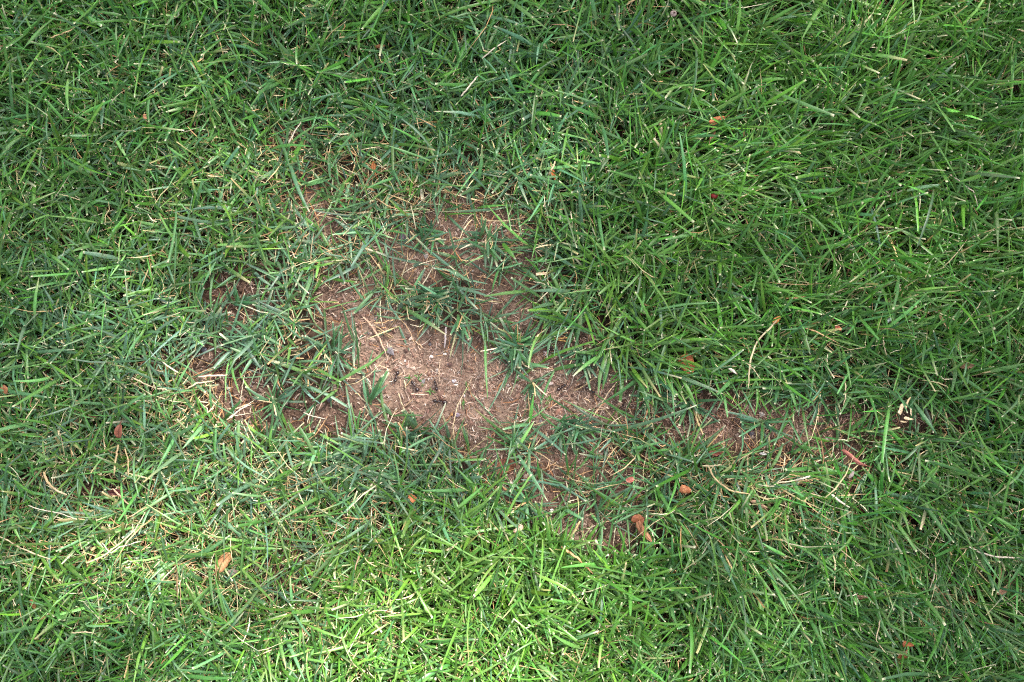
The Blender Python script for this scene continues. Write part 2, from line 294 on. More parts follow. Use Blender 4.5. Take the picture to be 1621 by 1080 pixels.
# long dry straws: label, points px, width mm, z mm, colour
STR=(.54,.40,.22); PAL=(.58,.47,.30); BRS=(.40,.22,.12); ORS=(.62,.36,.12); WHS=(.62,.54,.43)
STRAWS = [
 ('long pale straw curving down through the grass right of the rounded rust leaf',[(1222,508),(1204,526),(1190,540),(1180,566),(1177,592),(1177,613)],1.7,27,PAL),
 ('long white dry blade arching along the right edge of the lawn',[(1517,858),(1535,867),(1560,874),(1602,876)],1.6,29,WHS),
 ('short thick pale stick below the right hand thatch',[(1306,778),(1318,788),(1334,798)],2.0,28,WHS),
 ('pale stub of dry stalk left of the short thick stick',[(1252,756),(1262,752),(1275,749)],2.1,27,WHS),
 ('branched pale stolon across the grass under the thatch strip, upper arm',[(1106,733),(1116,734),(1137,731)],1.3,27,PAL),
 ('branched pale stolon across the grass under the thatch strip, long lower arm',[(1113,732),(1124,752),(1134,762),(1152,773),(1180,778)],1.6,27,STR),
 ('thick tan straw slanting down right at the left edge, upper of its pair',[(85,743),(94,758),(106,774)],2.4,26,STR),
 ('thick cream straw slanting down right at the left edge, lower of its pair',[(98,766),(110,773),(122,778)],2.0,27,PAL),
 ('long pale straw rising to the right from the tangle at the lower left',[(152,884),(178,873),(206,852),(228,832),(242,806)],1.5,29,PAL),
 ('thin white straw joining the long one in the lower left tangle',[(176,853),(190,868),(205,858),(236,850)],1.1,28,WHS),
 ('white bleached straw sloping down right at the left edge',[(62,794),(80,800),(110,806),(140,818)],1.0,29,WHS),
 ('cream straw at the far left sloping from the edge',[(2,836),(32,848),(62,864),(98,878)],1.3,29,PAL),
 ('brown tipped cream straw standing under the ribbed leaf bit',[(200,701),(197,720),(195,740),(193,750)],2.0,26,STR),
 ('pale straw kinked downwards right of the brown tipped one',[(211,707),(216,724),(216,748),(206,758)],1.3,26,STR),
 ('tan stolon running down right from the dark wine red leaf',[(188,770),(200,782),(214,796)],1.8,20,(.6,.38,.26)),
 ('tan fibre bundle straw at the upper left of the bare soil, leftmost',[(574,502),(584,512),(594,522)],1.3,4,(.62,.40,.28)),
 ('tan fibre bundle straw at the upper left of the bare soil, thick middle one',[(580,507),(590,520),(600,536),(606,552)],2.0,4,(.62,.40,.28)),
 ('tan fibre bundle straw at the upper left of the bare soil, lower one',[(588,518),(600,536),(608,556),(612,566)],1.2,3,(.68,.46,.33)),
 ('fine tan straw fanning right from the fibre bundle',[(592,514),(608,526),(622,534)],1.0,4,STR),
 ('fine tan straw fanning right lowest from the fibre bundle',[(596,522),(610,530),(620,536)],.9,3,STR),
 ('curved orange tan straw rising right from the fibre bundle',[(592,511),(606,511),(622,506),(638,500)],1.3,8,(.66,.42,.22)),
 ('lone pale straw lying up right across the right end of the bare soil',[(940,661),(952,642),(964,622),(978,605)],1.4,6,(.78,.58,.38)),
 ('thin pale straw crossing between the ants at the right of the bare soil',[(910,620),(926,610),(942,598),(956,584)],1.0,8,STR),
 ('bright orange straw over the bare soil, upper of two joined ends',[(862,536),(880,536),(897,535),(908,531)],1.5,7,ORS),
 ('bright orange straw over the bare soil, lower of two joined ends',[(880,537),(893,540),(903,540)],1.3,6,ORS),
 ('short orange straw above the joined pair',[(872,527),(888,528),(904,527)],.9,8,(.62,.3,.12)),
 ('curved pale straw hanging over the soil from the middle tuft',[(818,562),(828,576),(838,583),(855,590)],1.3,9,PAL),
 ('short cream straw in a horizontal line on soil between the ants',[(649,624),(662,625),(677,625)],1.3,3,(.72,.48,.36)),
 ('pale straw standing down the soil between the small sprouts',[(639,602),(641,610),(642,618)],1.2,4,PAL),
 ('thin vertical straw in the middle of the bare soil',[(696,569),(694,585),(695,604)],.9,3,(.66,.48,.34)),
 ('lilac bleached blade standing over the upper edge of bare soil',[(705,518),(705,533),(703,551)],2.0,9,(.50,.42,.42)),
 ('pale dead blade reaching down right of the lilac one over the soil',[(723,520),(717,545),(712,566)],1.9,9,(.50,.46,.26)),
 ('thin straw lying down left below the big ant',[(630,622),(636,640),(641,655)],1.0,6,PAL),
 ('tan stalk slanting down right in the grass under the thin soil',[(886,860),(900,868),(914,878),(920,886)],2.3,24,(.60,.36,.17)),
 ('reddish thin stalk continuing beyond the tan one',[(919,888),(928,892),(936,902)],1.2,22,(.45,.2,.12)),
 ('pale kinked straw beside the rust leaf scrap above the bare soil',[(868,281),(873,272),(878,260)],2.0,23,PAL),
 ('white straw leaning up right in the dark grass at the top centre',[(732,162),(746,144),(760,127)],1.5,28,WHS),
 ('upper white straw leaning up right in the dark grass at the top centre',[(765,103),(780,92),(802,76)],1.2,29,WHS),
 ('white straw standing diagonal in the upper left thin spot',[(463,232),(473,215),(482,198)],1.3,22,WHS),
 ('curved tan straw over the thin spot left of the bare soil',[(98,71),(112,66),(128,60),(140,50)],1.2,29,STR),
 ('long tan straw arching at the top edge right of centre',[(988,18),(1004,10),(1020,0)],1.7,28,(.70,.50,.28)),
 ('pale curved straw in the right grass, upper right corner',[(1592,58),(1602,64),(1616,69)],1.5,30,PAL),
 ('pale zigzag straw left of the yellow split husk',[(1472,496),(1490,504),(1503,510)],.9,28,PAL),
 ('pale straw rising to the right beside the yellow split husk',[(1510,515),(1524,498),(1538,478)],1.1,28,PAL),
 ('upright cream straw above the right hand thatch',[(1328,604),(1328,622),(1325,640)],1.4,27,PAL),
 ('cream straw curling down at the right in the middle grass',[(1385,523),(1386,545),(1391,562)],1.1,28,PAL),
 ('white curved straw pointing down in the upper right grass',[(1488,282),(1508,296),(1525,310),(1532,334)],1.1,29,WHS),
 ('cream straw tangle above the dark soil hollow at the left',[(222,596),(240,606),(262,614),(282,616)],1.3,27,PAL),
 ('cream straw lying flat under the left tangle, topmost',[(320,596),(338,594),(366,593)],1.8,20,(.7,.5,.38)),
 ('cream straw lying flat under the left tangle, second',[(304,614),(318,606),(345,602)],1.5,20,PAL),
 ('pale straw slanting up right below the left hollow',[(370,660),(388,646),(404,638)],1.5,22,WHS),
 ('long cream straw hanging through the blades below the left hollow',[(388,665),(398,686),(408,704),(416,714)],1.2,22,PAL),
 ('second cream straw hanging through the blades left of the long one',[(394,662),(402,680),(413,698)],1.0,24,PAL),
 ('short white stub right of the hanging cream straws',[(484,652),(492,655),(502,658),(520,662)],1.3,16,WHS),
 ('cream straw looped on the cut leaves at the left, near the bottom',[(130,991),(142,990),(154,990),(164,992)],1.2,29,PAL),
 ('short kinked straw above the sunlit grass, left',[(213,946),(220,958),(235,967)],1.0,28,PAL),
 ('pale straw upright in the sunlit grass',[(806,1012),(800,1030),(806,1060)],1.1,30,PAL),
 ('thin cream straw in the lower right grass, nearly upright',[(1382,968),(1375,992),(1373,1003),(1388,1022)],1.2,28,PAL),
 ('short white straw lying level in the lower right grass',[(1328,934),(1336,932),(1345,930)],1.2,29,WHS),
 ('pale straw pointing down in the lower right grass beside the level one',[(1284,894),(1286,870),(1296,852)],1.0,28,PAL),
]
for lab, pts, w, z, c in STRAWS:
    if z > 12:
        for p in pts: clear(p[0], p[1], 5, .6)
# named tufts: label, cx, cy, n blades, spread px, min/max length mm, azimuth centre (deg image, cw from +x) and spread (deg)
TUFTS = [
 ('broad tuft of blue green blades fanning down over the top edge of the bare soil',688,470,64,17,14,27,95,125,22),
 ('round tuft of dark green blades in the middle, right above the pale bare soil',818,545,60,11,14,29,90,180,20),
 ('small tuft of four leaved shoots on the bare soil, right below the round tuft',842,606,16,5,10,19,100,150,12),
 ('open spidery tuft with long blades standing in the dark soil hollow at the left',436,636,22,8,16,33,0,180,14),
 ('few long leaning blades at the left rim of the pale bare soil',584,638,10,6,22,38,-72,38,10),
 ('sparse blades hanging straight down between the two upper tufts',730,500,10,9,18,30,88,25,13),
 ('bright green upright tuft over the small dark soil spot at the left',372,478,18,9,14,24,-60,80,14),
 ('star shaped tuft of long blades below the small round bare spot',834,796,36,7,16,33,100,170,18),
 ('tuft of drooping blades on the right rim of the bare soil',1036,628,28,10,14,26,100,90,16),
 ('dark tuft standing across the thatch strip at the right',1206,668,18,7,14,30,95,120,16),
 ('flat tuft of blades over the lower rim of the bare soil',905,678,44,24,14,28,60,120,14),
 ('long bladed tuft leaning in over the soil right of the joined orange straws',925,556,34,14,15,30,110,80,15),
 ('tuft of bluish blades at the left rim of the fibre bundle',522,556,30,18,14,28,0,150,16),
 ('leafy tuft over the thin soil between the upper bare spots',672,372,34,18,14,26,90,180,14),
 ('short leafy tuft at the top of the thin soil patch',770,385,34,20,14,26,90,180,14),
 ('tuft straddling the thatch, left of the dark one',1096,640,22,9,14,28,80,110,15),
 ('loose tuft on the lower left rim of the bare soil',648,690,34,20,14,28,-60,100,14),
]
SPROUTS = [
 ('tiny green sprout left of the vertical ant group',646,600,6),('tiny yellow green sprout on soil right of the first',661,599,5),
 ('small sprout with one leaf pointing up beside the upright ant',669,606,5),('little green sprout on soil left of the upright ant',681,620,6),
 ('yellow green sprout in pale litter at the centre of the bare soil',733,640,8),('small yellow sprout in litter below the small tuft',870,634,8),
 ('little green sprout at the top of the bare soil beside the fibre bundle',597,500,6),('tiny sprout in the upper dark soil spot',628,404,6),
 ('thin green sprout right of the centre litter',738,614,6)]
for t in TUFTS: clear(t[1], t[2], t[4] * 1.4 + 14, .85)
# ------------------------------------------------------------------ the lawn
def clearance(px, py):
    k = np.ones_like(px)
    for (cx, cy, r, s) in ITEMS:
        near = (abs(px - cx) < r * 2) & (abs(py - cy) < r * 2)
        if near.any():
            q = ((px[near] - cx) ** 2 + (py[near] - cy) ** 2) / r ** 2
            k[near] *= 1 - s * np.exp(-q ** 2 * .7)
    return k
#   cx, cy, sx, sy, azimuth (deg, world, tips point there), spread rad, length factor, hue (0 bluish .. 1 yellow green), weight
FIELD = [(1350,150,300,200,32,.72,1.36,.72),(1150,400,220,150,25,1.0,1.2,.68),(1500,450,180,150,15,.9,1.25,.72),(1350,900,300,170,-48,.75,1.32,.55),
 (1520,750,150,100,-35,.8,1.3,.52),(760,970,230,110,20,1.5,1.2,.8),(250,300,300,250,200,3.2,.95,.46),(250,520,200,60,25,1.5,1.1,.2),(250,900,260,160,20,2.2,1.1,.45),
 (700,180,220,150,90,2.6,1.05,.3),(650,420,220,120,-90,3.0,1.0,.02),(900,700,220,80,-60,2.4,1.1,.12),(450,600,160,100,30,2.2,1.15,.05),(400,760,200,80,20,2.4,1.1,.2),(1300,650,160,70,-10,2.6,.95,.3),(50,50,150,150,90,2.4,1.1,.6),(600,30,200,60,60,2.4,1.1,.6)]
def field(px, py):
    W = np.zeros_like(px) + 1e-4; ax = np.zeros_like(px); ay = np.zeros_like(px); sp = np.zeros_like(px) + 3.0 * 1e-4; lf = np.zeros_like(px) + 1e-4; hu = np.zeros_like(px) + .4e-4
    for cx, cy, sx, sy, a, s, f, h in FIELD:
        w = np.exp(-((px - cx) / sx) ** 2 - ((py - cy) / sy) ** 2) + 1e-5
        W += w; ax += w * math.cos(R(a)); ay += w * math.sin(R(a)); sp += w * s; lf += w * f; hu += w * h
    return np.arctan2(ay, ax), sp / W, lf / W, hu / W
DEADZ = [(560,430,300,230,.2),(280,840,280,150,.27),(980,700,200,80,.2),(330,640,90,50,.6),(270,600,50,30,.5),(120,760,110,60,.3),(170,880,120,60,.3),(330,890,120,80,.22),(480,800,160,60,.28),(440,270,160,80,.22),(600,300,120,60,.3),(740,330,110,60,.35),(1250,680,150,50,.45),(1180,780,120,60,.35),(1340,820,120,60,.28),(530,980,120,80,.35),(700,720,120,40,.2),(920,760,120,60,.25),(1500,900,100,60,.25),(1020,30,50,25,.5),(680,380,160,90,.25),(1330,420,150,80,.18),(800,1040,200,50,.15),(60,650,80,40,.2)]
def deadness(px, py):
    d = .05 + 0 * px
    for cx, cy, sx, sy, s in DEADZ: d += s * np.exp(-((px - cx) / sx) ** 2 - ((py - cy) / sy) ** 2)
    return np.clip(d, 0, .75)
def lerp(a, b, t): return a + (b - a) * t
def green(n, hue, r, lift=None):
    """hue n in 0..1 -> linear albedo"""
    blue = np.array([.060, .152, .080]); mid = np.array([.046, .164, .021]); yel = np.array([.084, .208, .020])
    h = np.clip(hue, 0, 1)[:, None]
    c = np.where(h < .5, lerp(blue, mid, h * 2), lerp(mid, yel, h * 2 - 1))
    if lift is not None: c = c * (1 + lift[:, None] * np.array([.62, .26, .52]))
    g = r.random((n, 1)) ** 2 * .22; c = c * (1 - g) + np.array([.15, .21, .15]) * g
    return c * np.exp(r.normal(0, .30, (n, 1))) * (1 + r.normal(0, .06, (n, 3)))
DEADC = np.array([[.70,.55,.33],[.60,.42,.22],[.80,.70,.50],[.42,.24,.12],[.30,.16,.09],[.52,.44,.22],[.68,.40,.20]])
def dead_col(n, r, p=(.24,.2,.16,.12,.1,.1,.08)):
    return DEADC[r.choice(7, n, p=np.array(p) / sum(p))] * np.exp(r.normal(0, .18, (n, 1)))
def make_lawn(x, y, r, per=4, stems=True, scale=1.0):
    px = x / S + 810.5; py = -y / S + 540
    n = len(x); b = bareness(px, py); az0, sp, lf, hu = field(px, py); dd = deadness(px, py)
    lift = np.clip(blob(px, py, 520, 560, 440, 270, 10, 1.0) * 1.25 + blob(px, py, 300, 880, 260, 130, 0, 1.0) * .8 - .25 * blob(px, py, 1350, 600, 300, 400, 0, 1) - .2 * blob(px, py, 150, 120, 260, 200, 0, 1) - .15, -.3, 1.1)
    z0 = ground_z(x, y)
    hgt = np.exp(r.normal(0, .3, n)) * lerp(.0190, .004, np.clip(b * 1.4, 0, 1)) * lerp(.8, 1.15, vnoise(x, y, .05, 21)) * np.clip(lf, .9, 1.2)
    out = []; leanaz = az0 + sp * (r.normal(0, .75, n) + (vnoise(x, y, .03, 61) + vnoise(x, y, .014, 62) - 1) * 2.6); lean = np.abs(r.normal(0, .35, n)) + .12
    top = np.stack([np.sin(lean) * np.cos(leanaz), np.sin(lean) * np.sin(leanaz), np.cos(lean)], 1) * hgt[:, None]
    root = np.stack([x, y, z0 - .001], 1)
    if stems:
        f = np.array([0, .5, 1.0])[None, :, None]
        P = root[:, None, :] + top[:, None, :] * f
        sa = r.random(n) * 6.28; side = np.stack([np.cos(sa), np.sin(sa), 0 * sa], 1)
        sc_ = np.where(r.random((n, 1)) < .55, green(n, hu + .3, r) * .9, dead_col(n, r))
        out.append(ribbon(P, side, np.repeat(r.uniform(.0008, .0014, n)[:, None], 3, 1), np.zeros(n), np.repeat(sc_[:, None, :], 3, 1)))
    shoot_h = hu + r.normal(0, .22, n)
    for k in range(per):
        u = (k + .9 + r.uniform(-.3, .1, n)) / per
        keep = r.random(n) < (.97 if k else .8)
        m = keep; nn = int(m.sum())
        base = root[m] + top[m] * u[m][:, None]
        az = leanaz[m] + math.pi * (k % 2) * (r.random(nn) < np.clip(sp[m] / 2.8 - .1, .05, .9)) + r.normal(0, 1, nn) * (.22 + .14 * sp[m])
        bb = b[m]
        flat = np.clip(bb * 1.3, 0, 1)
        th0 = np.clip(lerp(.72, .95, flat) + r.normal(0, .27, nn) + (1 - u[m]) * .25, .1, 1.5)
        th1 = np.clip(th0 + np.abs(r.normal(.45, .4, nn)) + .08, .2, 1.85)
        L = scale * lf[m] * np.exp(r.normal(math.log(.0208), .37, nn)) * lerp(.85, 1.05, u[m])
        longer = r.random(nn) < .06; L = np.where(longer, L * 1.5, L); L = np.clip(L, .006, .055)
        W = np.clip(np.exp(r.normal(math.log(.00156), .33, nn)), .0009, .0030) * np.clip(L / .022, .72, 1.15)
        cut = np.where(r.random(nn) < .55, r.uniform(.75, .96, nn), 1.0)
        dead = r.random(nn) < dd[m] * lerp(1.4, .3, u[m])
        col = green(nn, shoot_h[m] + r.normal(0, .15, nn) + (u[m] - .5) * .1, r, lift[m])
        col[dead] = dead_col(int(dead.sum()), r)
        W = np.where(dead, W * .36, W); cut = np.where(dead, 1.0, cut); L = np.where(dead, L * .85, L)
        tip = np.where((cut < .95)[:, None] & (r.random((nn, 1)) < .6), np.array([.62, .58, .40]), col * .9)
        dt = (r.random(nn) < .05 + dd[m] * .3) & ~dead
        tip[dt] = dead_col(int(dt.sum()), r, (.3, .3, .3, .04, .02, .02, .02))
        roll = r.normal(0, .45, nn); rr = roll[:, None] + (r.normal(0, .5, nn))[:, None] * ROWS[None, :]
        bend = r.normal(0, .13, nn); bend[dead] *= 3
        out.append(blades(base, az, th0, th1, L, W, cut, rr, bend, col, tip, dt))
    return join(out)
N_IN = 36000
x = rng.uniform(-.47, .47, N_IN); y = rng.uniform(-.335, .335, N_IN)
px = x / S + 810.5; py = -y / S + 540
dens = np.clip(1.05 - bareness(px, py) * 1.3 + (vnoise(x, y, .012, 5) - .5) * .34 * (bareness(px, py) > .08), 0, 1) * lerp(.72, 1.0, vnoise(x, y, .022, 6))
dens *= lerp(1, clearance(px, py), 1.0)
k = rng.random(N_IN) < np.maximum(dens, .11 * (1.06 - bareness(px, py))) * .86
lawn = obj('lawn_grass', make_mesh('lawn_grass', *make_lawn(x[k], y[k], rng), M_grass))
tag(lawn, 'mown green lawn grass covering the soil around the bare patch', 'grass', kind='stuff')
# the lawn going on around the part in view: squares of turf, butted edge to edge
TW, TH = .47, .67
xo = rng.uniform(-TW / 2, TW / 2, 9000) + 3.0; yo = rng.uniform(-TH / 2, TH / 2, 9000) + 3.0
Vt, Ft, Ct = make_lawn(xo, yo, rng, per=3, stems=False, scale=1.12)
Vt = Vt - np.array([3.0, 3.0, 0]); turf = make_mesh('turf', Vt, Ft, Ct, M_grass)
for kx in range(-4, 4):
    for ky in range(-3, 4):
        if ky == 0 and kx in (-1, 0): continue
        tu = obj('lawn_grass', turf, loc=((kx + .5) * TW, ky * TH, -.001)); tu.rotation_euler = (0, 0, math.pi * ((kx * 7 + ky * 3) % 2))
        tag(tu, 'lawn grass going on around the part in view', 'grass', kind='stuff')
# ------------------------------------------------------------------ dead straw thatch through the lawn and on the soil
def kinked(n, x, y, z, L, W, r, az=None, kink=.5, up=.15, col=None):
    az = r.random(n) * 6.283 if az is None else az
    K = 4; P = np.zeros((n, K, 3)); P[:, 0] = np.stack([x, y, z], 1); a = az.copy(); el = r.normal(0, up, n)
    for j in range(1, K):
        d = np.stack([np.cos(a) * np.cos(el), np.sin(a) * np.cos(el), np.sin(el)], 1)
        P[:, j] = P[:, j - 1] + d * (L / (K - 1))[:, None]; a = a + r.normal(0, kink, n) * (r.random(n) < .6); el = el + r.normal(0, up, n)
    P -= (P.mean(axis=1) - P[:, 0])[:, None, :] * np.array([1, 1, .3])
    P[..., 2] = np.maximum(P[..., 2], ground_z(P[..., 0], P[..., 1]) + .0006)
    side = np.stack([-np.sin(az), np.cos(az), 0 * az], 1)
    w = W[:, None] * np.array([.8, 1, .9, .5])[None, :]
    return ribbon(P, side, w, r.normal(0, .6, n), np.repeat(col[:, None, :], K, 1), fold=-.25)
n0 = 40000
x = rng.uniform(-.46, .46, n0); y = rng.uniform(-.33, .33, n0); px = x / S + 810.5; py = -y / S + 540
dd = deadness(px, py); b = bareness(px, py)
k = rng.random(n0) < np.clip(.04 + dd * 1.2, 0, 1) * (1 - .6 * np.clip(b * 1.3, 0, 1))
x, y, b, dd = x[k], y[k], b[k], dd[k]; n = len(x)
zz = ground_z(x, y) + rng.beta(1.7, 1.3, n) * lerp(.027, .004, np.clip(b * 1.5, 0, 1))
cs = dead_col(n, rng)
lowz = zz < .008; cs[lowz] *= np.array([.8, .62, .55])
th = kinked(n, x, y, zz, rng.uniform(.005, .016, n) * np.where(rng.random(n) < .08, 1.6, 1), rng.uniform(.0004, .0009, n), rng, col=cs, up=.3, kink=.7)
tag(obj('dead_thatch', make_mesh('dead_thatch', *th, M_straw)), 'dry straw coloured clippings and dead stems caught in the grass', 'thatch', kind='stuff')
# litter fibres lying on the bare soil
n0 = 120000
x = rng.uniform(-.43, .43, n0); y = rng.uniform(-.29, .29, n0); px = x / S + 810.5; py = -y / S + 540
b = bareness(px, py); d = dryness(px, py)
fib = np.clip(.42 + .9 * blob(px, py, 900, 630, 180, 70) + .9 * blob(px, py, 1200, 665, 200, 45) + .6 * blob(px, py, 740, 340, 140, 60) - .22 * blob(px, py, 450, 640, 160, 50) - .12 * blob(px, py, 640, 570, 90, 70), .05, 1)
k = rng.random(n0) < np.clip((b - .18) * 1.4, 0, 1) * fib * (.7 + .8 * vnoise(x, y, .012, 41))
x, y, d, px = x[k], y[k], d[k], px[k]; n = len(x)
LITC = np.array([[.50,.36,.28],[.62,.48,.40],[.35,.22,.17],[.22,.12,.10],[.72,.60,.50],[.45,.27,.19],[.30,.24,.22]])
cs = LITC[rng.choice(7, n, p=[.22,.16,.2,.14,.08,.12,.08])] * np.exp(rng.normal(0, .22, (n, 1))) * .85
red = (px > 1040) | (rng.random(n) < .15); cs[red] = cs[red] * np.array([.85, .76, .74])
L = np.exp(rng.normal(math.log(.0034), .55, n))
lt = kinked(n, x, y, ground_z(x, y) + rng.uniform(.0006, .0028, n), L, rng.uniform(.0003, .0008, n), rng, col=cs, kink=.3, up=.1)
tag(obj('soil_litter', make_mesh('soil_litter', *lt, M_straw)), 'short tan and reddish fibres scattered over the bare soil', 'litter', kind='stuff')
# soil crumbs and grit
n0 = 90000
x = rng.uniform(-.43, .43, n0); y = rng.uniform(-.29, .29, n0); px = x / S + 810.5; py = -y / S + 540
b = bareness(px, py); k = rng.random(n0) < np.clip((b - .2) * 1.5, 0, 1) * (.5 + .8 * vnoise(x, y, .01, 43))
x, y, px, py = x[k], y[k], px[k], py[k]; n = len(x); d = dryness(px, py)
OV = np.array([[1,0,0],[0,1,0],[-1,0,0],[0,-1,0],[0,0,1],[0,0,-1]], float); OF = np.array([[0,1,4],[1,2,4],[2,3,4],[3,0,4],[1,0,5],[2,1,5],[3,2,5],[0,3,5]])
sz = np.exp(rng.normal(math.log(.00055), .58, n)); sz = np.minimum(sz, .0027)
V = OV[None] * (1 + rng.normal(0, .28, (n, 6, 1))) * sz[:, None, None] * np.stack([rng.uniform(.8, 1.5, n), rng.uniform(.8, 1.3, n), rng.uniform(.5, 1, n)], 1)[:, None, :]
a = rng.random(n) * 6.28; ca, sa = np.cos(a)[:, None], np.sin(a)[:, None]
V = np.stack([V[..., 0] * ca - V[..., 1] * sa, V[..., 0] * sa + V[..., 1] * ca, V[..., 2]], -1)
V += np.stack([x, y, ground_z(x, y) + sz * .4], 1)[:, None, :]
F = (OF[None] + (np.arange(n) * 6)[:, None, None]).reshape(-1, 3)
pal = np.array([[.34,.22,.17],[.22,.13,.10],[.45,.33,.27],[.12,.07,.06],[.55,.48,.44],[.28,.15,.11],[.18,.16,.17]])
cc = pal[rng.choice(7, n, p=[.28,.22,.17,.12,.05,.12,.04])] * lerp(.42, 1.05, np.clip(d, 0, 1))[:, None]
tag(obj('soil_crumbs', make_mesh('soil_crumbs', V.reshape(-1, 3), F, np.repeat(cc, 6, 0), M_litter, False)), 'loose crumbs and grit on the bare soil', 'soil crumbs', kind='stuff')
# ------------------------------------------------------------------ tufts: thing > blade
r2 = np.random.default_rng(23)
def tuft(label, cx, cy, nb, spread, l0, l1, azc, azs, hmm, name='grass_tuft', group='grass tufts standing in the bare and thin soil', hue=.08, wide=1.0):
    bx, by = wx(cx), wy(cy); bz = float(ground_z(np.array([bx]), np.array([by]))[0])
    root = bpy.data.objects.new(name, None); link(root); root.location = (bx, by, bz); root.empty_display_size = .01
    tag(root, label, 'grass tuft' if name == 'grass_tuft' else 'sprout', group)
    for k in range(nb):
        rr = r2.uniform(0, 1) ** .6 * spread * S; ra = r2.random() * 6.283
        x0, y0 = bx + rr * math.cos(ra), by + rr * math.sin(ra) * .8
        az = -R(azc) + R(azs) * r2.uniform(-1, 1); h = r2.uniform(.0, 1) * hmm * .0007
        th0 = min(1.4, max(.1, r2.normal(.75, .25))); th1 = min(1.85, th0 + abs(r2.normal(.55, .3)))
        if name == 'sprout': th0, th1 = r2.uniform(.3, 1.1), r2.uniform(.9, 1.5)
        L = r2.uniform(l0, l1) * .001; W = r2.uniform(.0014, .0027) * wide
        cut = 1.0 if r2.random() < .45 else r2.uniform(.65, .93); A = np.array
        dead = r2.random() < .1
        col = green(1, A([hue + r2.normal(0, .14)]), r2) if not dead else dead_col(1, r2)
        tip = A([[.74, .68, .46]]) if cut < .95 else col * .9
        zr = float(ground_z(A([x0]), A([y0]))[0]) - .001 + h
        V, F, C = blades(A([[x0, y0, zr]]), A([az]), A([th0]), A([th1]), A([L]), A([W * (.6 if dead else 1)]), A([cut]),
                         A([[r2.normal(0, .35)]]) + r2.normal(0, .4) * ROWS[None, :], A([r2.normal(0, .07)]), col, tip, A([r2.random() < .15]))
        V = V - np.array([bx, by, bz])
        obj('blade', make_mesh('blade', V, F, C, M_grass), root)
for t in TUFTS: tuft(*t)
for lab, cx, cy, nb in SPROUTS: tuft(lab, cx, cy, nb, 3, 3, 6.5, 0, 180, 1, 'sprout', 'tiny sprouts on the bare soil', .55, .5)
LONG = [  # long blades that stand out: label, root px, tip px, width mm, hue, z mm at the tip
 ('long blue green blade standing upright in the dark grass right of centre',(1036,452),(1044,536),2.6,.1,30),
 ('long straight blade slanting up right over the thatch, right of the bare soil',(967,683),(1100,640),2.7,.15,26),
 ('broad blade slanting down right under the rounded rust leaf',(1058,591),(1138,622),2.8,.1,30),
 ('long pale blade hanging down beside the sunlit grass, right of it',(957,898),(946,984),2.6,.15,33),
 ('broad bluish blade rising right in the long upper right grass',(1450,167),(1499,108),3.0,.15,34),
 ('bluish blade pointing down in the upper left grass',(171,155),(174,211),2.9,.0,32),
 ('broad bright blade lying nearly level in the sunlit grass',(677,1012),(762,1003),3.2,.45,34),
 ('broad pale blade slanting down left at the bottom edge',(718,1046),(650,1080),3.2,.4,34),
 ('long curved blade level in the sunlit grass, right of the bright one',(876,1018),(945,988),2.8,.35,34),
 ('long blade slanting down right beside the small round bare spot',(820,720),(866,790),2.6,.1,28),
 ('pale blade lying left to right across the grass left of the dark hollow',(50,556),(132,553),2.6,.1,32),
 ('long blue green blade slanting down right over the upper left thin grass',(462,262),(496,340),2.8,.05,28),
 ('fresh bright green blade on the thin soil, upper middle',(796,386),(816,412),3.2,.75,26),
 ('long dark blade slanting down right in the lower right grass',(1250,835),(1352,890),2.8,.2,34),
 ('long blade pointing down right in the far right middle grass',(1500,585),(1546,622),2.6,.3,34),
 ('broad pale blade rising right at the lower left, above the tan orange leaf',(300,885),(372,842),3.0,.25,34),
 ('long blade lying level along the left side, below the dark hollow',(16,618),(95,628),2.6,.15,32),
 ('broad blade slanting down right at the left edge of the sunlit grass',(478,1010),(520,1062),3.0,.35,34),
]
for lab, p0, p1, w, hue, z in LONG:
    a = np.array([wx(p0[0]), wy(p0[1])]); b_ = np.array([wx(p1[0]), wy(p1[1])]); dv = b_ - a; L = float(np.linalg.norm(dv)); K = 8; t = np.linspace(0, 1, K)
    g0 = float(ground_z(a[:1], a[1:])[0]); sd_ = np.array([-dv[1], dv[0]]) / L; bo = r2.normal(0, .05) * L
    P = np.concatenate([a[None] + dv[None] * t[:, None] + sd_[None] * (bo * np.sin(t * 3.14))[:, None], (g0 + (.55 * z + .45 * z * np.sin(t * 2.0)) * .001)[:, None]], 1)
    o0 = P[0].copy(); col = green(1, np.array([hue]), r2)[0] * .5 + green(1, np.array([hue]), r2)[0] * .5; C = np.repeat(col[None], K, 0); C[-1] = (.7, .65, .45)
    prof = np.interp(t, [0, .12, .4, .7, .9, 1], [.6, .95, 1, .8, .45, .2])
    V, F, C = ribbon((P - o0)[None], np.array([[sd_[0], sd_[1], 0]]), (w * .00105 * prof)[None], np.array([r2.normal(0, .2)]), C[None])
    tag(obj('long_grass', make_mesh('long_grass', V, F, C, M_grass), loc=o0), lab, 'blade', 'long blades that stand out in the lawn', 'thing')
